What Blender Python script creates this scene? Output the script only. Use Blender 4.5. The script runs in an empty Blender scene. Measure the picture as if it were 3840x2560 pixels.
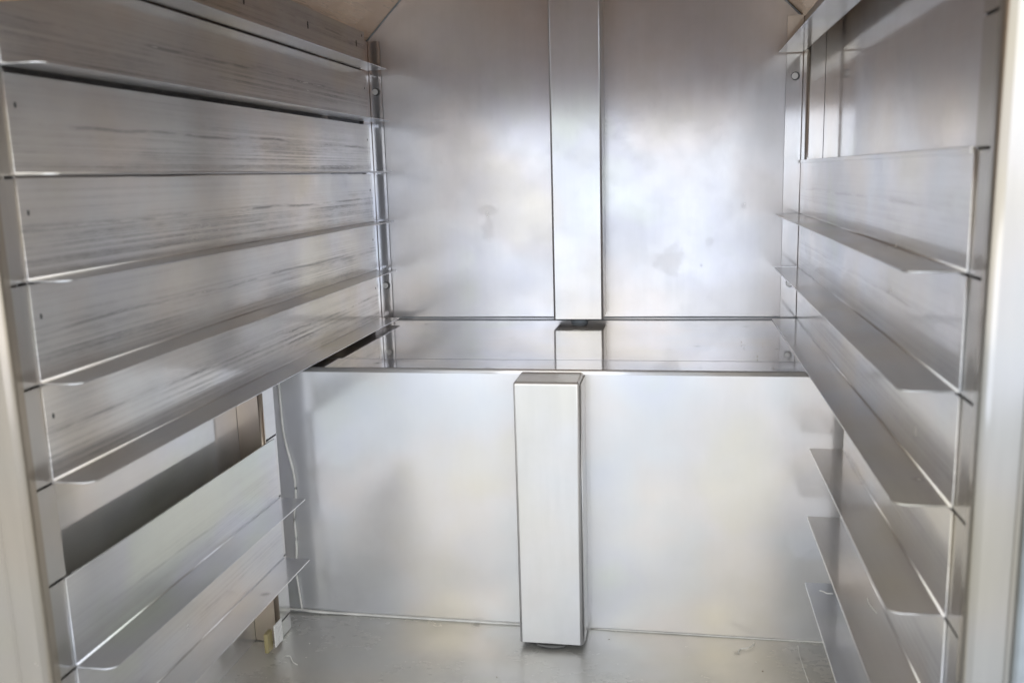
import bpy, bmesh, math, random
from mathutils import Vector, Matrix, noise
R_ = math.radians
random.seed(7)
sc = bpy.context.scene
COL = sc.collection

# ------------------------------------------------------------------ camera
cam_d = bpy.data.cameras.new("camera")
cam = bpy.data.objects.new("camera", cam_d); COL.objects.link(cam)
# columns: right, forward, up of the camera in the cabinet's frame
MR = ((0.98441581, -0.17580981, -0.00405296), (0.17357535, 0.96768795, 0.18289785), (-0.02823324, -0.18075102, 0.98312357))
m = Matrix.Identity(4)
for i in range(3):
    m[i][0] = MR[i][0]; m[i][1] = MR[i][2]; m[i][2] = -MR[i][1]
cam.matrix_world = m
cam_d.sensor_width = 36.0
cam_d.lens = 3399.35 / 3840 * 36
cam_d.clip_start = 0.02; cam_d.clip_end = 2000
cam_d.dof.use_dof = True
cam_d.dof.focus_distance = 1.15
cam_d.dof.aperture_fstop = 8.0
sc.camera = cam

# ------------------------------------------------------------------ light
# the cabinet stands indoors: a dim warm room, and a wide daylit opening behind the photographer
w = bpy.data.worlds.new("World"); sc.world = w; w.use_nodes = True
bg = w.node_tree.nodes["Background"]
bg.inputs[0].default_value = (0.45, 0.46, 0.455, 1); bg.inputs[1].default_value = 1.9
day_d = bpy.data.lights.new("daylight_opening", 'AREA'); day_d.shape = 'RECTANGLE'
day_d.size = 9.6; day_d.size_y = 2.9; day_d.energy = 65.0; day_d.color = (0.70, 0.79, 1.0)
day = bpy.data.objects.new("daylight_opening", day_d); COL.objects.link(day)
day.location = (1.55, -4.0, 0.22)
day.rotation_euler = (R_(90), 0, 0)      # shines along +y, towards the open cabinet
sc.view_settings.view_transform = 'Standard'; sc.view_settings.look = 'None'
sc.view_settings.exposure = 0.90; sc.view_settings.gamma = 1.0
sc.cycles.max_bounces = 24; sc.cycles.glossy_bounces = 20; sc.cycles.diffuse_bounces = 6
sc.cycles.caustics_reflective = True; sc.cycles.blur_glossy = 0.3
sc.cycles.sample_clamp_indirect = 6.0

# ------------------------------------------------------------------ materials
def steel(name, col=(0.62, 0.60, 0.57), rough=0.16, grain=(1, 1, 1), g_amt=0.05, blotch=0.06, streak=0.0,
          wave=0.0, film=0.0, film_col=(0.35, 0.35, 0.31), spots=0.0, wave_scale=7.0, haze=0.5, tint=0.10, stains=(), gbump=0.000004, pitch=(-0.19406, 0.06778), cg=0.06):
    """Brushed stainless steel. grain = noise scale per axis (small along the brushing)."""
    mt = bpy.data.materials.new(name); mt.use_nodes = True
    n = mt.node_tree; L = n.links.new
    p = n.nodes["Principled BSDF"]
    p.inputs["Metallic"].default_value = 1.0
    geo = n.nodes.new("ShaderNodeNewGeometry")
    def mapped(scale):
        mp = n.nodes.new("ShaderNodeMapping"); mp.inputs["Scale"].default_value = scale
        L(geo.outputs["Position"], mp.inputs["Vector"]); return mp.outputs[0]
    def nz(vec, scale, detail=3, r=0.55):
        t = n.nodes.new("ShaderNodeTexNoise"); t.inputs["Scale"].default_value = scale
        t.inputs["Detail"].default_value = detail; t.inputs["Roughness"].default_value = r
        L(vec, t.inputs["Vector"]); return t.outputs[0]
    def mr(v, a, b, c, d):
        k = n.nodes.new("ShaderNodeMapRange"); k.inputs[1].default_value = a; k.inputs[2].default_value = b
        k.inputs[3].default_value = c; k.inputs[4].default_value = d; L(v, k.inputs[0]); return k.outputs[0]
    def ma(op, a, b):
        k = n.nodes.new("ShaderNodeMath"); k.operation = op
        for i, v in enumerate((a, b)):
            if isinstance(v, (int, float)): k.inputs[i].default_value = v
            else: L(v, k.inputs[i])
        return k.outputs[0]
    g = nz(mapped(grain), 190, 3, 0.65)
    smu = mr(nz(mapped((1, 1, 1)), 21, 6, 0.7), 0.54, 0.64, 0.0, 0.025)
    bl = nz(mapped((1, 1, 1)), 9, 4, 0.6)
    r = ma('ADD', mr(g, 0.3, 0.7, rough - g_amt, rough + g_amt), mr(bl, 0.3, 0.7, -blotch, blotch))
    r = ma('ADD', r, smu)
    bright = mr(g, 0.25, 0.75, 1.0 - cg, 1.0 + cg * 0.4)
    bright = ma('MULTIPLY', bright, mr(bl, 0.3, 0.75, 1.0, 0.93))
    if streak > 0:     # long dark rub marks left by trays
        sep0 = n.nodes.new("ShaderNodeSeparateXYZ"); L(geo.outputs["Position"], sep0.inputs[0])
        fr = ma('FRACT', ma('ADD', ma('DIVIDE', ma('SUBTRACT', sep0.outputs[2], pitch[0]), pitch[1]), 20.0), 0)
        zone = ma('MULTIPLY', mr(fr, 0.40, 0.68, 1.0, 0.28), mr(fr, 0.0, 0.07, 0.4, 1.0))
        s1 = nz(mapped((9, 0.55, 150)), 2.4, 5, 0.68)
        s2 = nz(mapped((3, 3.6, 22)), 1.6, 4, 0.65)
        sm = ma('MULTIPLY', mr(s1, 0.41, 0.62, 0.0, 1.0), mr(s2, 0.33, 0.60, 0.0, 1.0))
        fine = nz(mapped((40, 30, 240)), 3.0, 4, 0.7)
        sm = ma('MULTIPLY', ma('MULTIPLY', sm, zone), mr(fine, 0.35, 0.6, 0.45, 1.0))
        # the line a tray rim has rubbed halfway up each plate
        wv = mr(nz(mapped((1, 2.5, 1)), 2.0, 3), 0.3, 0.7, -0.035, 0.035)
        ln = mr(ma('ABSOLUTE', ma('ADD', ma('SUBTRACT', fr, 0.47), wv), 0), 0.006, 0.030, 1.0, 0.0)
        ln = ma('MULTIPLY', ln, mr(nz(mapped((1, 6, 40)), 2.0, 4, 0.7), 0.42, 0.58, 0.0, 0.8))
        sm = ma('MAXIMUM', sm, ln)
        bright = ma('MULTIPLY', bright, mr(sm, 0, 1, 1.0, 1.0 - streak))
        r = ma('ADD', r, mr(sm, 0, 1, 0.0, 0.22 * streak))
    if spots > 0:      # dried drops
        vo = n.nodes.new("ShaderNodeTexVoronoi"); vo.inputs["Scale"].default_value = 26
        L(mapped((1, 1, 1)), vo.inputs["Vector"])
        sp = ma('MULTIPLY', mr(vo.outputs["Distance"], 0.06, 0.16, 1.0, 0.0), mr(nz(mapped((1, 1, 1)), 14, 2), 0.5, 0.6, 0, 1))
        bright = ma('MULTIPLY', bright, mr(sp, 0, 1, 1.0, 1.0 - spots))
        r = ma('ADD', r, mr(sp, 0, 1, 0.0, 0.2))
    for (sx, sz, rx, rz, amt) in stains:      # single water marks on an upright sheet (x, z, radii, strength)
        sep = n.nodes.new("ShaderNodeSeparateXYZ"); L(geo.outputs["Position"], sep.inputs[0])
        wob = mr(nz(mapped((1, 1, 1)), 55, 3), 0.3, 0.7, -0.45, 0.45)
        dx = ma('DIVIDE', ma('SUBTRACT', sep.outputs[0], sx), rx); dz = ma('DIVIDE', ma('SUBTRACT', sep.outputs[2], sz), rz)
        dd = ma('ADD', ma('SQRT', ma('ADD', ma('MULTIPLY', dx, dx), ma('MULTIPLY', dz, dz)), 0), wob)
        st = mr(dd, 0.65, 1.05, 1.0, 0.0)
        bright = ma('MULTIPLY', bright, mr(st, 0, 1, 1.0, 1.0 - amt)); r = ma('ADD', r, mr(st, 0, 1, 0.0, 0.05))
    mixc = n.nodes.new("ShaderNodeMix"); mixc.data_type = 'RGBA'; mixc.blend_type = 'MULTIPLY'
    mixc.inputs[0].default_value = 1.0
    mixc.inputs[6].default_value = (*col, 1)
    cb = n.nodes.new("ShaderNodeCombineColor")
    for i in range(3): L(bright, cb.inputs[i])
    L(cb.outputs[0], mixc.inputs[7])
    # coloured reflections painted into the steel as faint patches: straw, pink, lilac, green-grey
    tr = n.nodes.new("ShaderNodeValToRGB"); e = tr.color_ramp.elements
    cols = [(0.30, (1.0, 0.93, 0.78)), (0.40, (1.0, 0.945, 0.86)), (0.46, (1.0, 0.955, 0.93)), (0.53, (0.965, 0.97, 0.98)), (0.61, (0.92, 0.935, 1.0)), (0.70, (0.93, 0.98, 0.92))]
    e[0].position = cols[0][0]; e[0].color = (*cols[0][1], 1); e[1].position = cols[-1][0]; e[1].color = (*cols[-1][1], 1)
    for ps, cc in cols[1:-1]:
        q = e.new(ps); q.color = (*cc, 1)
    L(nz(mapped((1, 1, 1)), 5.5, 3, 0.5), tr.inputs[0])
    mt2 = n.nodes.new("ShaderNodeMix"); mt2.data_type = 'RGBA'; mt2.blend_type = 'MULTIPLY'; mt2.inputs[0].default_value = min(1, tint * 8)
    L(mixc.outputs[2], mt2.inputs[6]); L(tr.outputs[0], mt2.inputs[7])
    mixc = mt2
    L(mixc.outputs[2], p.inputs["Base Color"])
    rc = n.nodes.new("ShaderNodeClamp"); rc.inputs[1].default_value = 0.03; rc.inputs[2].default_value = 0.8
    L(r, rc.inputs[0]); L(rc.outputs[0], p.inputs["Roughness"])
    if wave > 0:
        b = n.nodes.new("ShaderNodeBump"); b.inputs["Strength"].default_value = 1.0
        b.inputs["Distance"].default_value = wave
        L(nz(mapped((1, 1, 1)), wave_scale, 1, 0.3), b.inputs["Height"])
        b2 = n.nodes.new("ShaderNodeBump"); b2.inputs["Strength"].default_value = 1.0
        b2.inputs["Distance"].default_value = gbump
        L(g, b2.inputs["Height"]); L(b.outputs[0], b2.inputs["Normal"])
        L(b2.outputs[0], p.inputs["Normal"])
    p2 = n.nodes.new("ShaderNodeBsdfPrincipled"); p2.inputs["Metallic"].default_value = 1.0
    L(mixc.outputs[2], p2.inputs["Base Color"])
    rr = n.nodes.new("ShaderNodeClamp"); rr.inputs[1].default_value = 0.2; rr.inputs[2].default_value = 0.9
    L(ma('ADD', r, 0.30), rr.inputs[0]); L(rr.outputs[0], p2.inputs["Roughness"])
    hz = n.nodes.new("ShaderNodeMixShader"); hz.inputs[0].default_value = haze
    L(p.outputs[0], hz.inputs[1]); L(p2.outputs[0], hz.inputs[2])
    L(hz.outputs[0], n.nodes["Material Output"].inputs[0])
    if film > 0:       # thin dull film of grease / scale over the sheet
        d = n.nodes.new("ShaderNodeBsdfPrincipled")
        d.inputs["Base Color"].default_value = (*film_col, 1); d.inputs["Roughness"].default_value = 0.45
        mx = n.nodes.new("ShaderNodeMixShader")
        L(mr(bl, 0.3, 0.7, film * 0.6, min(1, film * 1.3)), mx.inputs[0])
        L(hz.outputs[0], mx.inputs[1]); L(d.outputs[0], mx.inputs[2])
        L(mx.outputs[0], n.nodes["Material Output"].inputs[0])
    return mt

def plain(name, col, rough=0.5, metal=0.0, scale=40, var=0.15, trans=0.0):
    mt = bpy.data.materials.new(name); mt.use_nodes = True
    n = mt.node_tree; p = n.nodes["Principled BSDF"]
    p.inputs["Roughness"].default_value = rough; p.inputs["Metallic"].default_value = metal
    t = n.nodes.new("ShaderNodeTexNoise"); t.inputs["Scale"].default_value = scale; t.inputs["Detail"].default_value = 4
    g = n.nodes.new("ShaderNodeNewGeometry"); n.links.new(g.outputs["Position"], t.inputs["Vector"])
    r = n.nodes.new("ShaderNodeValToRGB")
    r.color_ramp.elements[0].position = 0.3; r.color_ramp.elements[1].position = 0.7
    r.color_ramp.elements[0].color = (*[c * (1 - var) for c in col], 1)
    r.color_ramp.elements[1].color = (*[min(1, c * (1 + var)) for c in col], 1)
    n.links.new(t.outputs[0], r.inputs[0]); n.links.new(r.outputs[0], p.inputs["Base Color"])
    return mt

FC = (0.66, 0.66, 0.66)
M_BACK = steel("steel_back_wall", (0.811, 0.787, 0.769), 0.20, (1, 1, 0.06), 0.015, 0.015, wave=0.0005, film=0.36, film_col=FC, haze=0.36, tint=0.10, cg=0.06, gbump=0.000001, spots=0.0, stains=((-0.2565, -0.048, 0.015, 0.008, 0.10), (-0.257, -0.074, 0.009, 0.020, 0.09), (-0.005, -0.122, 0.021, 0.022, 0.10), (0.091, -0.049, 0.005, 0.006, 0.08), (0.046, -0.096, 0.006, 0.007, 0.06), (0.036, -0.128, 0.003, 0.003, 0.25)))
M_SIDE = steel("steel_side_wall", (0.80, 0.765, 0.725), 0.07, (1, 0.06, 1), 0.02, 0.02, wave=0.0004, film=0.22, film_col=FC, haze=0.30)
M_RUN  = steel("steel_runner_scuffed", (0.765, 0.735, 0.688), 0.13, (1, 0.05, 1), 0.04, 0.04, streak=0.68, tint=0.125, wave=0.0006, film=0.24, film_col=FC, haze=0.40)
M_RUNR = steel("steel_runner", (0.782, 0.771, 0.759), 0.13, (1, 0.05, 1), 0.04, 0.04, pitch=(-0.19897, 0.06934), streak=0.32, wave=0.0006, film=0.20, tint=0.125, film_col=FC, spots=0.12, haze=0.40)
M_FLG  = steel("steel_flange", (0.713, 0.707, 0.700), 0.13, (1, 0.05, 1), 0.04, 0.05, streak=0.2, wave=0.0006, spots=0.2, film=0.08, film_col=FC)
M_STEP = steel("steel_step_top", (0.786, 0.781, 0.776), 0.06, (0.06, 1, 1), 0.02, 0.02, wave=0.0009, spots=0.25, haze=0.22)
M_FRONT= steel("steel_step_front", (0.811, 0.800, 0.781), 0.18, (1, 1, 0.10), 0.012, 0.03, wave=0.0006, film=0.24, film_col=FC, wave_scale=4.0, gbump=0.0, haze=0.4, cg=0.02, tint=0.13)
M_FLOOR= steel("steel_floor_dull", (0.66, 0.65, 0.62), 0.24, (0.5, 1, 1), 0.02, 0.10, wave=0.0010, film=0.42, film_col=(0.50, 0.49, 0.45), spots=0.3, gbump=0.0, cg=0.03, haze=0.5)
M_DUCT = steel("steel_duct", (0.823, 0.813, 0.787), 0.20, (1, 1, 0.06), 0.015, 0.015, wave=0.0004, film=0.36, film_col=FC, haze=0.36, tint=0.10, cg=0.06, gbump=0.000001)
M_POST = steel("steel_upright", (0.782, 0.771, 0.759), 0.09, (1, 1, 0.06), 0.02, 0.02, film=0.10, film_col=FC, haze=0.35)
M_CEIL = steel("steel_ceiling", (0.76, 0.59, 0.44), 0.28, (1, 0.06, 1), 0.05, 0.05, wave=0.0012, film=0.6, film_col=(0.62, 0.45, 0.31), gbump=0.0)  # brown put into the colour for the warm light the steel mirrors
M_LINT = steel("steel_lintel_warm_bounce", (0.74, 0.47, 0.29), 0.30, (0.06, 1, 1), 0.03, 0.04, film=0.85, film_col=(0.88, 0.53, 0.30), gbump=0.0, haze=0.5)  # unseen lintel coloured brown to warm what the upper back wall reflects
M_JAMB = steel("steel_door_frame", (0.50, 0.475, 0.435), 0.15, (1, 1, 0.06), 0.03, 0.03, film=0.08, haze=0.3)
M_JAMBL = steel("steel_door_frame_dimmed", (0.46, 0.41, 0.34), 0.22, (1, 1, 0.06), 0.03, 0.03, film=0.25, film_col=(0.30, 0.265, 0.21), haze=0.35)  # darker copy for the left: dim room's reflection put into the colour
M_STRIP = steel("steel_slotted_strip", (0.62, 0.60, 0.57), 0.20, (1, 1, 0.06), 0.03, 0.04, film=0.10, haze=0.4)
M_BRONZE = steel("steel_bronzed", (0.62, 0.52, 0.42), 0.16, (1, 1, 0.06), 0.03, 0.05, film=0.15, film_col=(0.42, 0.34, 0.26), haze=0.4)
M_BOLT = steel("steel_bolt", (0.85, 0.84, 0.80), 0.28, (1, 1, 1), 0.03, 0.02, film=0.75, film_col=(0.80, 0.79, 0.75))
M_SEAL = plain("sealant_white", (0.62, 0.61, 0.57), 0.4)
M_DARK = plain("hollow_dark", (0.03, 0.03, 0.03), 0.6)
M_GASK = plain("gasket_grey", (0.30, 0.33, 0.35), 0.5)
M_YELL = plain("yellowed_plastic", (0.30, 0.25, 0.12), 0.4)
M_FIB  = plain("fibre_white", (0.75, 0.74, 0.70), 0.6)
M_SPOUT = plain("dull_grey_metal", (0.10, 0.10, 0.095), 0.45)
M_CRUMB= plain("crumb_brown", (0.20, 0.14, 0.08), 0.8)
M_GROUND = plain("pale_concrete", (0.50, 0.52, 0.55), 0.85, scale=1.3, var=0.08)

# ------------------------------------------------------------------ helpers
def obj(name, bm, mat, parent=None, bevel=0.0, smooth=False, seg=2):
    me = bpy.data.meshes.new(name)
    bmesh.ops.recalc_face_normals(bm, faces=bm.faces[:])
    bm.to_mesh(me); bm.free()
    if smooth:
        for f in me.polygons: f.use_smooth = True
    o = bpy.data.objects.new(name, me); COL.objects.link(o)
    me.materials.append(mat)
    if bevel > 0:
        b = o.modifiers.new("bevel", 'BEVEL'); b.width = bevel; b.segments = seg
        b.limit_method = 'ANGLE'; b.angle_limit = R_(30)
        b.harden_normals = False
    if parent: o.parent = parent
    return o

def add_box(bm, x0, x1, y0, y1, z0, z1):
    vs = [bm.verts.new((x, y, z)) for x in (x0, x1) for y in (y0, y1) for z in (z0, z1)]
    for f in ((0, 1, 3, 2), (4, 6, 7, 5), (0, 4, 5, 1), (2, 3, 7, 6), (0, 2, 6, 4), (1, 5, 7, 3)):
        bm.faces.new([vs[i] for i in f])
    return vs

def box(name, mat, parent, x0, x1, y0, y1, z0, z1, bevel=0.0, **k):
    bm = bmesh.new(); add_box(bm, x0, x1, y0, y1, z0, z1)
    return obj(name, bm, mat, parent, bevel, **k)

def prism(bm, poly, axis, a, b):
    """closed 2-D polygon extruded along an axis; poly is in the two other axes in x,y,z order"""
    def P(p, t):
        q = list(p); q.insert(axis, t); return q
    A = [bm.verts.new(P(p, a)) for p in poly]; B = [bm.verts.new(P(p, b)) for p in poly]
    n = len(poly)
    bm.faces.new(A); bm.faces.new(B[::-1])
    for i in range(n):
        j = (i + 1) % n
        bm.faces.new((A[i], A[j], B[j], B[i]))

def offset_line(pl, t):
    """ring of an open polyline thickened by t to its left"""
    o = []
    for i, p in enumerate(pl):
        a = Vector(pl[max(0, i - 1)]); b = Vector(pl[min(len(pl) - 1, i + 1)])
        d = (b - a).normalized(); nn = Vector((-d.y, d.x))
        k = 1.0
        if 0 < i < len(pl) - 1:
            d1 = (Vector(p) - a).normalized(); k = 1 / max(0.5, Vector((-d1.y, d1.x)).dot(nn))
        o.append(tuple(Vector(p) + nn * t * k))
    return list(pl) + o[::-1]

def sheet(name, mat, parent, pl, t, axis, a, b, bevel=0.0):
    bm = bmesh.new(); ring = offset_line(pl, t); n = len(pl)
    def P(p, tt):
        q = list(p); q.insert(axis, tt); return q
    A = [bm.verts.new(P(p, a)) for p in ring]; B = [bm.verts.new(P(p, b)) for p in ring]
    m_ = len(ring)
    for i in range(m_):
        j = (i + 1) % m_
        bm.faces.new((A[i], A[j], B[j], B[i]))
    for i in range(n - 1):
        bm.faces.new((A[i], A[i + 1], A[m_ - 2 - i], A[m_ - 1 - i]))
        bm.faces.new((B[i], B[m_ - 1 - i], B[m_ - 2 - i], B[i + 1]))
    o = obj(name, bm, mat, parent, bevel, smooth=False)
    small = []
    for f in o.data.polygons:      # only the narrow strips of a bend are smooth; flats stay truly flat
        vs_ = [o.data.vertices[i].co for i in f.vertices]
        w_ = min((vs_[k] - vs_[k - 1]).length for k in range(len(vs_)))
        f.use_smooth = w_ < 0.0019 and len(vs_) == 4 and f.area > 1e-5
    return o

def arc(cx, cy, r, a0, a1, n=6):
    return [(cx + r * math.cos(R_(a0 + (a1 - a0) * i / n)), cy + r * math.sin(R_(a0 + (a1 - a0) * i / n))) for i in range(n + 1)]

def tube(name, mat, pts, r, parent=None, sides=6, taper=True):
    bm = bmesh.new(); rings = []
    pts = [Vector(p) for p in pts]
    for i, p in enumerate(pts):
        d = (pts[min(i + 1, len(pts) - 1)] - pts[max(i - 1, 0)]).normalized()
        u = d.cross(Vector((0, 0, 1)))
        if u.length < 1e-3: u = Vector((1, 0, 0))
        u.normalize(); v = d.cross(u)
        rr = r * (0.45 if taper and i in (0, len(pts) - 1) else 1)
        rings.append([bm.verts.new(p + (u * math.cos(2 * math.pi * k / sides) + v * math.sin(2 * math.pi * k / sides)) * rr) for k in range(sides)])
    for a, b in zip(rings, rings[1:]):
        for k in range(sides):
            bm.faces.new((a[k], a[(k + 1) % sides], b[(k + 1) % sides], b[k]))
    bm.faces.new(rings[0]); bm.faces.new(rings[-1])
    return obj(name, bm, mat, parent, smooth=True)

def spline(pts, n=5):
    out = []
    P = [Vector(p) for p in pts]
    for i in range(len(P) - 1):
        p0, p1, p2, p3 = P[max(i - 1, 0)], P[i], P[i + 1], P[min(i + 2, len(P) - 1)]
        for k in range(n):
            t = k / n
            out.append(0.5 * ((2 * p1) + (-p0 + p2) * t + (2 * p0 - 5 * p1 + 4 * p2 - p3) * t * t + (-p0 + 3 * p1 - 3 * p2 + p3) * t ** 3))
    out.append(P[-1]); return out

def thing(name, label, cat, loc=(0, 0, 0), group=None):
    o = bpy.data.objects.new(name, None); COL.objects.link(o)
    o.empty_display_size = 0.02
    o["label"] = label; o["category"] = cat
    if group: o["group"] = group
    return o

def tag(o, label, cat, group=None):
    o["label"] = label; o["category"] = cat
    if group: o["group"] = group
    return o

# ------------------------------------------------------------------ ground outside the open door
bm = bmesh.new()
vs = [bm.verts.new(v) for v in ((-400, -400, -1.42), (400, -400, -1.42), (400, 400, -1.42), (-400, 400, -1.42))]
bm.faces.new(vs)
g = obj("ground", bm, M_GROUND); g["kind"] = "structure"

# ------------------------------------------------------------------ the cabinet
XL, XR = -0.443, 0.183          # inner faces of the side walls
YF, YB = 0.49, 1.25             # door frame, back wall
ZS, ZFL = -0.1995, -0.4864      # shelf step, floor
YS = 0.910                      # front of the step
cab = thing("cabinet", "brushed stainless steel cabinet seen from inside, with stepped back and open front", "cabinet")
T = 0.0012
box("side_wall", M_SIDE, cab, XL - 0.03, XL, 0.52, YB + 0.03, -0.52, 0.42)
box("side_wall", M_SIDE, cab, XR, XR + 0.03, 0.52, YB + 0.03, -0.52, 0.42)
box("back_wall", M_BACK, cab, XL - 0.03 + 0.0301, XR - 0.0001, YB, YB + 0.03, -0.52, 0.42)
box("floor_panel", M_FLOOR, cab, XL + 0.0001, XR - 0.0001, 0.44, YB - 0.0001, -0.52, ZFL)
# raised roof: 45 degree panels rising to a flat top
zc = 0.186
sheet("ceiling_panel", M_CEIL, cab, [(XL + 0.0005, zc - 0.0215 + 0.0005), (XL + 0.20, zc + 0.178)], -0.0015, 1, 0.50, YB - 0.0003)
sheet("ceiling_panel", M_CEIL, cab, [(XL + 0.2003, zc + 0.179), (XR - 0.2003, zc + 0.179)], 0.0015, 1, 0.50, YB - 0.0003)
sheet("ceiling_panel", M_CEIL, cab, [(XR - 0.20, zc + 0.178), (XR - 0.0005, zc - 0.0215 + 0.0025)], -0.0015, 1, 0.50, YB - 0.0003)
# seam bead of the roof along the back wall, dark joint
for sx, x0 in ((1, XL), (-1, XR)):
    tube("seam", M_GASK, [(x0 + sx * (0.004 + t * 0.19), YB - 0.001, zc - 0.020 + t * 0.19) for t in (0, .25, .5, .75, 1)], 0.0012, cab, taper=False)
# outer shell, so that no daylight comes in from behind
box("outer_shell", M_JAMB, cab, XL - 0.07, XR + 0.07, 0.53, YB + 0.08, 0.425, 0.46)
box("outer_shell", M_JAMB, cab, XL - 0.07, XL - 0.0305, 0.53, YB + 0.08, -0.55, 0.4245)
box("outer_shell", M_JAMB, cab, XR + 0.0305, XR + 0.07, 0.53, YB + 0.08, -0.55, 0.4245)
box("outer_shell", M_JAMB, cab, XL - 0.0304, XR + 0.0304, YB + 0.031, YB + 0.08, -0.55, 0.4245)
box("outer_shell", M_JAMB, cab, XL - 0.0304, XR + 0.0304, 0.53, YB + 0.0309, -0.55, -0.521)
box("unseen_lintel", M_LINT, cab, XL - 0.07, XR + 0.07, 0.488, 0.5195, 0.112, 0.46, 0.004)
for x in (XL - 0.05, XR + 0.05):
    for y in (0.57, YB + 0.04):
        bm = bmesh.new(); bmesh.ops.create_cone(bm, cap_ends=True, segments=16, radius1=0.02, radius2=0.025, depth=0.868,
            matrix=Matrix.Translation((x, y, -0.985)))
        obj("leg", bm, M_JAMB, cab)

# step: top sheet, folded front with a lip lying on the top
sheet("step_top", M_STEP, cab, [(XL + 0.0006, ZS - 0.0010), (XR - 0.0006, ZS - 0.0010)], -0.0012, 1, YS + 0.040, YB - 0.0004)
RY, RS = 0.0022, 0.0050
pl = [(YS, ZFL - 0.004), (YS, ZS - RS)] + [(YS + RY - RY * math.cos(R_(a)), ZS - RS + RS * math.sin(R_(a))) for a in (12, 24, 36, 48, 60, 70, 80, 90)] + [(YS + 0.0475, ZS - 0.0002)]
pl[-1] = (YS + 0.0023, ZS)
o = sheet("step_front", M_FRONT, cab, pl, -0.0010, 0, XL + 0.0008, XR - 0.0008)
lip = [(YS + 0.00235, ZS), (YS + 0.048, ZS + 0.0002)]
sheet("step_lip", M_STEP, cab, lip, -0.0009, 0, XL + 0.0009, XR - 0.0009)
tube("seam", M_GASK, [(XL + 0.002 + k * 0.0691, YS + 0.0484, ZS - 0.0003) for k in range(10)], 0.0007, cab, taper=False)
# crooked grey weld / sealant line where step meets the back wall
tube("joint_bead", M_GASK, spline([(XL + 0.03 + i * 0.1 if i < 6 else XR - 0.01, YB - 0.0012, ZS + 0.0006 + 0.0006 * random.random()) for i in range(7)], 4), 0.0011, cab)
# drain in the step under the duct
bm = bmesh.new(); bmesh.ops.create_cone(bm, cap_ends=True, segments=20, radius1=0.012, radius2=0.010, depth=0.004, matrix=Matrix.Translation((-0.127, 1.222, ZS + 0.0012)))
obj("drain_cap", bm, M_GASK, cab)

def duct(label, x0, x1, y0, y1, z0, z1, top=True):
    bm = bmesh.new(); add_box(bm, x0, x1, y0, y1, z0, z1)
    kill = [f for f in bm.faces if f.calc_center_median().y > y1 - 1e-5 or f.calc_center_median().z < z0 + 1e-5
            or (not top and f.calc_center_median().z > z1 - 1e-5)]
    bmesh.ops.delete(bm, geom=kill, context='FACES')
    ed = [e for e in bm.edges if len(e.link_faces) == 2]
    bmesh.ops.bevel(bm, geom=ed, offset=0.0028, segments=4, affect='EDGES', profile=0.5)
    o = obj("air_duct", bm, M_DUCT, cab)
    for f in o.data.polygons: f.use_smooth = f.area < 0.0012
    o["label"] = label
    s = o.modifiers.new("thick", 'SOLIDIFY'); s.thickness = 0.0012; s.offset = -1
    return o
d1 = duct("tall flat steel duct cover running up the back wall", -0.1594, -0.0925, 1.195, YB - 0.0003, -0.1925, 0.355)
d2 = duct("short box-shaped steel duct cover on the step front", -0.1572, -0.0913, 0.862, YS - 0.0003, -0.4800, -0.2020)
# return folds at the duct's bottom (dark lip) and the bulging drain spout under it
bm = bmesh.new()
pts = [(-0.1245 + 0.016 * math.cos(R_(a)), 0.8655 - 0.0068 * math.sin(R_(a))) for a in range(0, 181, 15)] + [(-0.142, 0.874), (-0.107, 0.874)]
prism(bm, pts, 2, -0.4835, -0.4812)
obj("drain_spout", bm, M_SPOUT, d2, 0.0006)
sheet("corner_strip", M_DUCT, d2, [(-0.0908, YS - 0.0006), (-0.0908, 0.868), (-0.0908 + 0.0001, 0.8665)], 0.0010, 2, -0.4795, -0.2055)

# uprights ------------------------------------------------------------
def bolt(x, y, z, parent, r=0.0042):
    b = bmesh.new()
    bmesh.ops.create_cone(b, cap_ends=True, segments=20, radius1=r * 0.8, radius2=r, depth=0.0034,
                          matrix=Matrix.Translation((x, y - 0.0017, z)) @ Matrix.Rotation(R_(90), 4, 'X'))
    o = obj("bolt", b, M_BOLT, parent, 0.0005)
    b = bmesh.new()
    bmesh.ops.create_cone(b, cap_ends=True, segments=20, radius1=r * 1.3, radius2=r * 1.3, depth=0.0008,
                          matrix=Matrix.Translation((x + 0.0012, y - 0.0003, z)) @ Matrix.Rotation(R_(90), 4, 'X'))
    obj("bolt_shade", b, M_SPOUT, parent)  # dark off-centre disc added as the shaded side of the bolt head
    return o

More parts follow.
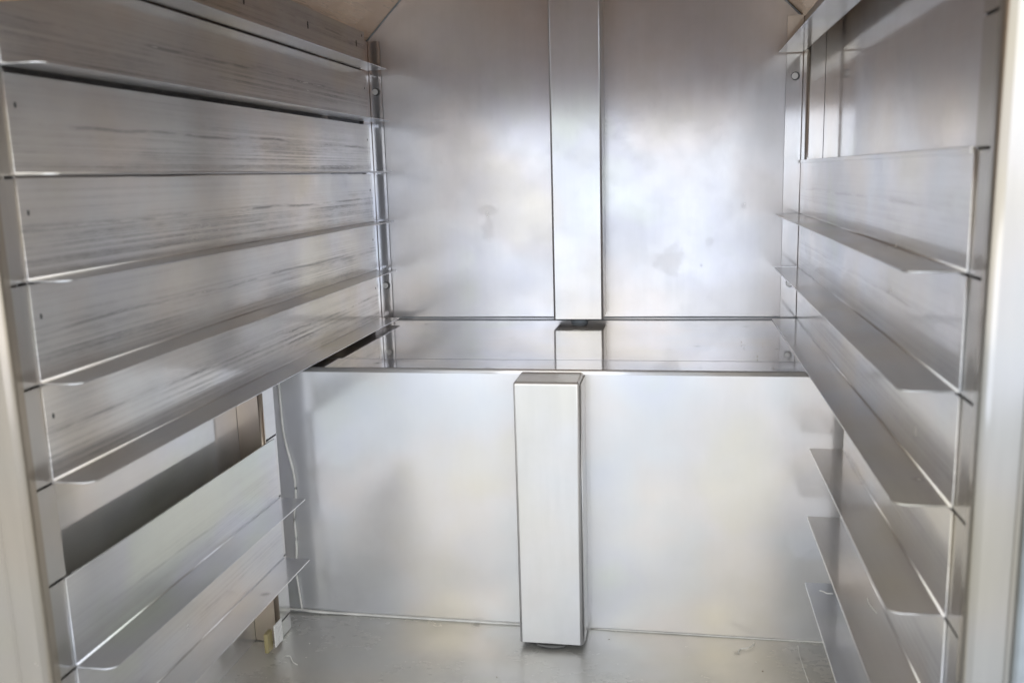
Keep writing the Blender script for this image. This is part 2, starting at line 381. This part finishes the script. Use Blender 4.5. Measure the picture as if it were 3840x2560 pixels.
M_TIPREFL = steel("steel_painted_reflection", (0.86, 0.70, 0.42), 0.30, (1, 1, 0.06), 0.03, 0.03, film=0.6, film_col=(0.78, 0.62, 0.36))  # yellowish reflection of the ceiling, painted as steel colour
zr_ = lambda n: -0.19897 + (6 - n) * 0.06934
def rear_upright(s, xw, x, xin, y0, ztop, zbot, label, bolts, slots=()):
    """s=+1 left, -1 right; bolted flange flat on the back wall, strip along the side, return to the side wall"""
    up = bpy.data.objects.new("upright", None); COL.objects.link(up); up.parent = cab; up["label"] = label
    r = 0.0020; r2 = 0.0032
    # plan view polyline: inner end of bolted flange -> bend -> strip -> bend -> return
    yb = YB - 0.0016
    pl = [(xin, yb)]
    pl += [(x + s * (r - r * math.sin(R_(a))), yb - r + r * math.cos(R_(a))) for a in (0, 22, 45, 67, 90)]
    pl += [(x - s * (r2 - r2 * math.cos(R_(a))), y0 + r2 - r2 * math.sin(R_(a))) for a in (0, 22, 45, 67, 90)]
    pl += [(xw + s * 0.0004, y0)]
    sheet("angle_strip", M_POST, up, pl, T * s * 1.0, 2, zbot, ztop)
    for z in slots:
        box('hook_slot', M_DARK, up, min(x + s * 0.00005, x + s * 0.0003), max(x + s * 0.00005, x + s * 0.0003), y0 + 0.006, y0 + 0.016, z, z + 0.019)
    for z in bolts: bolt((xin + x) / 2 + s * 0.0005, yb - T - 0.0001, z, up)
    return up
rear_upright(1, XL, -0.4185, -0.4000, 1.2120, 0.1850, ZS + 0.001, "left rear upright bolted to the back wall", (0.1177, -0.1516))
rear_upright(-1, XR, 0.1622, 0.1402, 1.2120, 0.1880, ZS + 0.001, "right rear upright bolted to the back wall", (0.1136, -0.1522), [zr_(k) - 0.020 for k in (0, 1, 2, 3, 4, 5)])

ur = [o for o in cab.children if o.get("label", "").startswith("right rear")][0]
o = box("tip_reflection", M_TIPREFL, ur, 0.1404, 0.1590, YB - 0.0023, YB - 0.00165, 0.1500, 0.1870)  # thin added sheet whose straw colour paints the ceiling's reflection
o["label"] = "straw coloured reflection painted on the top of the right rear upright"
def slotted_strip(up, x, y0, y1, z0, z1, slots, thick, keep=0.0):
    """narrow strip facing the chamber, cut through by a horizontal slot at every runner"""
    zs = sorted(slots); cur = z0
    bm = bmesh.new()
    for zz in zs + [None]:
        top = z1 if zz is None else zz - 0.0010
        if top > cur + 1e-4: add_box(bm, min(x, x - thick), max(x, x - thick), y0, y1, cur, top)
        if zz is None: break
        cur = zz + 0.0010
    obj("slotted_strip", bm, M_STRIP if y0 < 0.6 else M_SIDE, up)

zl = lambda n: -0.19406 + (6 - n) * 0.06778
zr = lambda n: -0.19897 + (6 - n) * 0.06934
SL = [zl(n) - 0.0022 for n in range(1, 11)]
SR = [zr(n) - 0.0022 for n in range(1, 11)]
for s, xw, x, lab, S in ((1, XL, -0.4134, "left front upright beside the door frame", SL), (-1, XR, 0.1624, "right front upright beside the door frame", SR)):
    up = bpy.data.objects.new("upright", None); COL.objects.link(up); up.parent = cab; up["label"] = lab
    ye = 0.5240 if s == 1 else 0.5450
    slotted_strip(up, x, 0.5045, ye, ZFL + 0.001, 0.16, S, T * s)
    sheet("return_fold", M_POST, up, [(x - s * T, ye + 0.0004), (xw + s * 0.0004, ye + 0.0004)], T * s, 2, ZFL + 0.001, 0.16)
for s, xw, x, lab, S, ya in ((1, XL, -0.4160, "short left upright in front of the step", SL, 0.8414), (-1, XR, 0.1690, "short right upright in front of the step", SR, 0.858)):
    up = bpy.data.objects.new("upright", None); COL.objects.link(up); up.parent = cab; up["label"] = lab
    zt = ZS - 0.004
    slotted_strip(up, x, ya + 0.0030, ya + 0.030, ZFL + 0.001, zt, [q for q in S if q < zt - 0.01], T * s)
    sheet("return_fold", M_BRONZE if s == 1 else M_POST, up, [(x, ya + 0.0031)] + [(x - s * (0.003 - 0.003 * math.cos(R_(a))), ya + 0.003 - 0.003 * math.sin(R_(a))) for a in (22, 45, 67, 90)] + [(xw + s * 0.0004, ya)], T * s, 2, ZFL + 0.001, zt)
    sheet("return_fold", M_POST, up, [(x - s * T, ya + 0.0315), (xw + s * 0.0004, ya + 0.0315)], -T * s, 2, ZFL + 0.001, zt)
    if s == 1:
        bm = bmesh.new(); add_box(bm, -0.4195, -0.4150, 0.812, 0.8245, -0.4862 + 0.002, -0.4625)
        o = obj("bracket", bm, M_YELL, up, 0.001); o["label"] = "yellowed clip at the foot of the upright"
        bm = bmesh.new(); add_box(bm, -0.4122, -0.4108, 0.8215, 0.8395, -0.482, -0.4575)
        obj("hook_tab", bm, M_BOLT, up, 0.0004)

# door frame ------------------------------------------------------------
def jamb(s, xi, x_end, mat, y=0.499):
    jf = bpy.data.objects.new("door_jamb", None); COL.objects.link(jf); jf.parent = cab
    jf["label"] = "left side of the door frame" if s == 1 else "right side of the door frame"
    r = 0.0042
    pl = [(xi, y + 0.0052)] + [(xi - s * (r - r * math.cos(R_(a))), y - r * math.sin(R_(a)) + 0.0) for a in (0, 15, 30, 45, 60, 75, 90)]
    xg = xi - s * 0.0195
    pl += [(xg, y - r - 0.0002), (xg - s * 0.0003, y - r + 0.0022)]
    sheet("frame_face", mat, jf, pl, T * s, 2, -0.62, 0.34)
    pl = [(xg - s * 0.0012, y - r + 0.0022), (xg - s * 0.0014, y - r - 0.0004), (xg - s * 0.0022, y - r - 0.0012), (x_end, y - r - 0.0012)]
    sheet("frame_face", mat, jf, pl, T * s, 2, -0.62, 0.34)
    return jf
jl = jamb(1, -0.4128, -0.52, M_JAMBL)
jr = jamb(-1, 0.1585, 0.26, M_JAMB)
box("gasket", M_GASK, jr, 0.1815, 0.193, 0.485, 0.4930, -0.62, 0.34, 0.003)
# filler between frame and uprights
for x0, x1 in ((XL - 0.07, -0.4185), (0.1685, XR + 0.07)):
    box("frame_web", M_JAMB, cab, x0, x1, 0.4985, 0.5190, -0.55, 0.1175)
box("sill", M_JAMB, cab, XL - 0.07, XR + 0.07, 0.440, 0.4935, -0.62, -0.5205, 0.003)

# ------------------------------------------------------------------ tray runners
def rounded_rect(x0, x1, y0, y1, rf, rb):
    """flange outline: x0 the bend side, x1 the free edge, rounded at the free corners"""
    s = 1 if x1 > x0 else -1
    p = [(x0, y0)]
    p += [(x1 - s * rf + s * rf * math.sin(R_(a)), y0 + rf - rf * math.cos(R_(a))) for a in (0, 15, 30, 45, 60, 75, 90)]
    p += [(x1 - s * rb + s * rb * math.cos(R_(a)), y1 - rb + rb * math.sin(R_(a))) for a in (0, 30, 60, 90)]
    p += [(x0, y1)]
    return p

def runner(s, xb, xe, z, h, yf, yr, yfb, label, matp, matf, holes=True, slots=(), hem=False, tilt=0.0):
    side = "left" if s == 1 else "right"
    t = thing("tray_runner", label, "tray runner", group="tray runners on the %s wall" % side)
    r = 0.0010
    # plate profile in x,z : top -> down -> bend -> start of flange
    pl = [(xb, z + h), (xb, z + r)] + [(xb + s * (r - r * math.cos(R_(a))), z + r - r * math.sin(R_(a))) for a in (22, 45, 67, 90)]
    plate = sheet("side_plate", matp, t, pl, -T * s, 1, yfb, yr)
    bm = bmesh.new()
    prism(bm, rounded_rect(xb + s * (r + 0.00002), xe, yf, yr, 0.009, 0.003), 2, z - T, z)
    obj("support_flange", bm, matf, t, 0.00045)
    def mark(y, zz, w_, h_):
        # a punched hole: dark hollow seen through the sheet
        bm = bmesh.new()
        a = [(y + w_ * math.cos(R_(q)), zz + h_ * math.sin(R_(q))) for q in range(0, 360, 30)]
        prism(bm, a, 0, xb - s * 0.0002, xb + s * 0.00025)
        obj("punched_hole", bm, M_DARK, t)
    if holes:
        mark(yfb + 0.0075, z + 0.043, 0.0010, 0.0019)
        mark(yr - 0.010, z + 0.043, 0.0009, 0.0016)
    for (y, zz) in slots: mark(y, zz, 0.0017, 0.0042)
    if hem:
        box("hem", matp, t, min(xb + s * 0.0001, xb + s * 0.0014), max(xb + s * 0.0001, xb + s * 0.0014), yfb + 0.001, yr - 0.001, z + h - 0.0035, z + h + 0.0003, 0.0004)
    # the hook that engages the front upright's slot
    bm = bmesh.new(); add_box(bm, min(xb - s * 0.0055, xb - s * 0.0013), max(xb - s * 0.0055, xb - s * 0.0013), yfb + 0.012, yfb + 0.020, z + h - 0.012, z + h - 0.002)
    obj("hook", bm, matp, t)
    return t

HL = 0.0648
LN = {1: "top left tray runner, its plate pierced by upright slots below the sloped ceiling",
      2: "second left runner from the top, with the thick dark gap beneath it",
      3: "left runner at eye level, seen edge-on as a thin dark line",
      4: "left runner just below eye level, its scuffed plate above two lower runners",
      5: "left runner directly above the one level with the shelf step",
      6: "left runner level with the shelf step, above the empty opening in the side",
      8: "lower left runner whose plate edges the dark opening",
      9: "bottom left runner, nearest the floor"}
XLB, XLE, XRB, XRE = -0.41201, -0.38165, 0.16093, 0.12885
for n, lab in LN.items():
    low = n > 6
    runner(1, XLB, XLE, zl(n), 0.0624 if n == 3 else HL, 0.5195, 0.858 if low else 1.2205, 0.5215, lab, M_RUN if not low else M_RUNR, M_FLG,
           holes=not low, slots=[(0.8656, 0.1733), (1.0245, 0.1738), (1.1874, 0.1751), (0.705, 0.173), (0.545, 0.173)] if n == 1 else ())
RN = {1: "top right runner, shiny underside reflecting the bright upright edges",
      4: "right runner just below the open side gap, its plate edged by a folded hem",
      5: "right runner midway, between the hemmed one and the one level with the step",
      6: "right runner level with the shelf step, bluish and spotted",
      7: "lower right runner first below the step, with rounded rear corner",
      8: "lower right runner second below the step, carrying a white fibre",
      9: "bottom right runner, lowest of three in front of the step"}
for n, lab in RN.items():
    low = n > 6
    h = zr(n - 1) - zr(n) - 0.003
    if n == 4: h = 0.0078 - zr(4)
    runner(-1, XRB, XRE, zr(n) if n != 1 else 0.1432, h if n != 1 else 0.05, 0.5440, 0.881 if low else 1.238, 0.5418, lab, M_RUNR, M_FLG, holes=False, hem=(n == 4))

# ------------------------------------------------------------------ sealant beads
zf = ZFL
tube("sealant_bead", M_SEAL, spline([(-0.436, 0.9085, zf + 0.003), (-0.418, 0.9075, zf + 0.0035), (-0.404, 0.9055, zf + 0.0035), (-0.385, 0.907, zf + 0.0022),
      (-0.34, 0.9085, zf + 0.0015), (-0.29, 0.9085, zf + 0.0014), (-0.23, 0.909, zf + 0.001), (-0.158, 0.9092, zf + 0.0008)], 6), 0.0016, cab)
tube("sealant_bead", M_SEAL, spline([(-0.418, 0.9075, zf + 0.0035), (-0.4195, 0.9076, zf + 0.02), (-0.4215, 0.9076, zf + 0.05), (-0.419, 0.9076, -0.40), (-0.4195, 0.9076, -0.37),
      (-0.4155, 0.9076, -0.345), (-0.4165, 0.9076, -0.318), (-0.424, 0.9076, -0.278), (-0.4255, 0.9076, -0.24), (-0.426, 0.9076, -0.205)], 5), 0.0013, cab)
tube("sealant_bead", M_SEAL, spline([(-0.088, 0.9092, zf + 0.0006), (0.0, 0.9092, zf + 0.0008), (0.09, 0.9092, zf + 0.0006), (0.17, 0.9092, zf + 0.0008)], 5), 0.0009, cab)

# ------------------------------------------------------------------ loose fibres and crumbs
def fibre(pts, r, label, group=None):
    o = tube("fibre", M_FIB, spline(pts, 5), r, sides=6)
    return tag(o, label, "fibre", group)
zf = ZFL + 0.0006
fibre([(0.0662, 0.8749, zf), (0.0676, 0.884, zf), (0.0763, 0.8862, zf + 0.0015), (0.0822, 0.8934, zf + 0.001), (0.0836, 0.9013, zf)], 0.00045, "curled white fibre lying on the floor, right of the short duct")
fibre([(0.1274, 0.9001, zf), (0.1267, 0.8788, zf), (0.1273, 0.8536, zf), (0.1285, 0.8298, zf)], 0.0004, "long straight white thread on the floor beside the bottom right runner")
fibre([(-0.3975, 0.813, zf), (-0.3913, 0.8117, zf + 0.001), (-0.3846, 0.803, zf), (-0.3773, 0.7982, zf)], 0.00055, "short wavy white fibre on the floor near the left upright")
z9 = zr(9) + 0.0004; z8 = zr(8) + 0.0004
fibre([(0.1405, 0.863, z9), (0.1442, 0.861, z9), (0.1466, 0.8579, z9), (0.1525, 0.8574, z9)], 0.00045, "bent white fibre on the rear end of the bottom right runner")
fibre([(0.1515, 0.7063, z8), (0.151, 0.6976, z8), (0.1524, 0.6875, z8), (0.1536, 0.6812, z8)], 0.00045, "white fibre lying halfway along the second runner below the step")
def crumb(p, r, grp, lab, mat):
    bm = bmesh.new(); bmesh.ops.create_icosphere(bm, subdivisions=1, radius=r)
    for v in bm.verts:
        v.co *= random.uniform(0.7, 1.15); v.co.z *= 0.6
        v.co += Vector(p) + Vector((0, 0, r * 0.45))
    tag(obj("crumb", bm, mat), lab, "crumb", grp)
for x, y in ((-0.3821, 0.8413), (-0.3746, 0.8138), (-0.4091, 0.8775), (0.0822, 0.8614), (0.0872, 0.8455), (-0.1706, 0.802), (-0.0663, 0.8894), (0.1143, 0.8931)):
    crumb((x, y, ZFL), random.uniform(0.0006, 0.001), "crumbs on the cabinet floor", "tiny crumb lying on the dull cabinet floor", random.choice((M_FIB, M_CRUMB)))
for x, y in ((0.0771, 1.0639), (0.0788, 1.0458), (0.1005, 1.0578), (0.0687, 1.1001), (-0.3221, 0.9814), (-0.378, 1.1521), (-0.3858, 1.207), (0.0988, 0.9247), (0.0879, 0.9807)):
    crumb((x, y, ZS + 0.0006), random.uniform(0.0005, 0.0009), "specks on the shelf step", "tiny speck lying on the shiny shelf step", random.choice((M_FIB, M_CRUMB)))
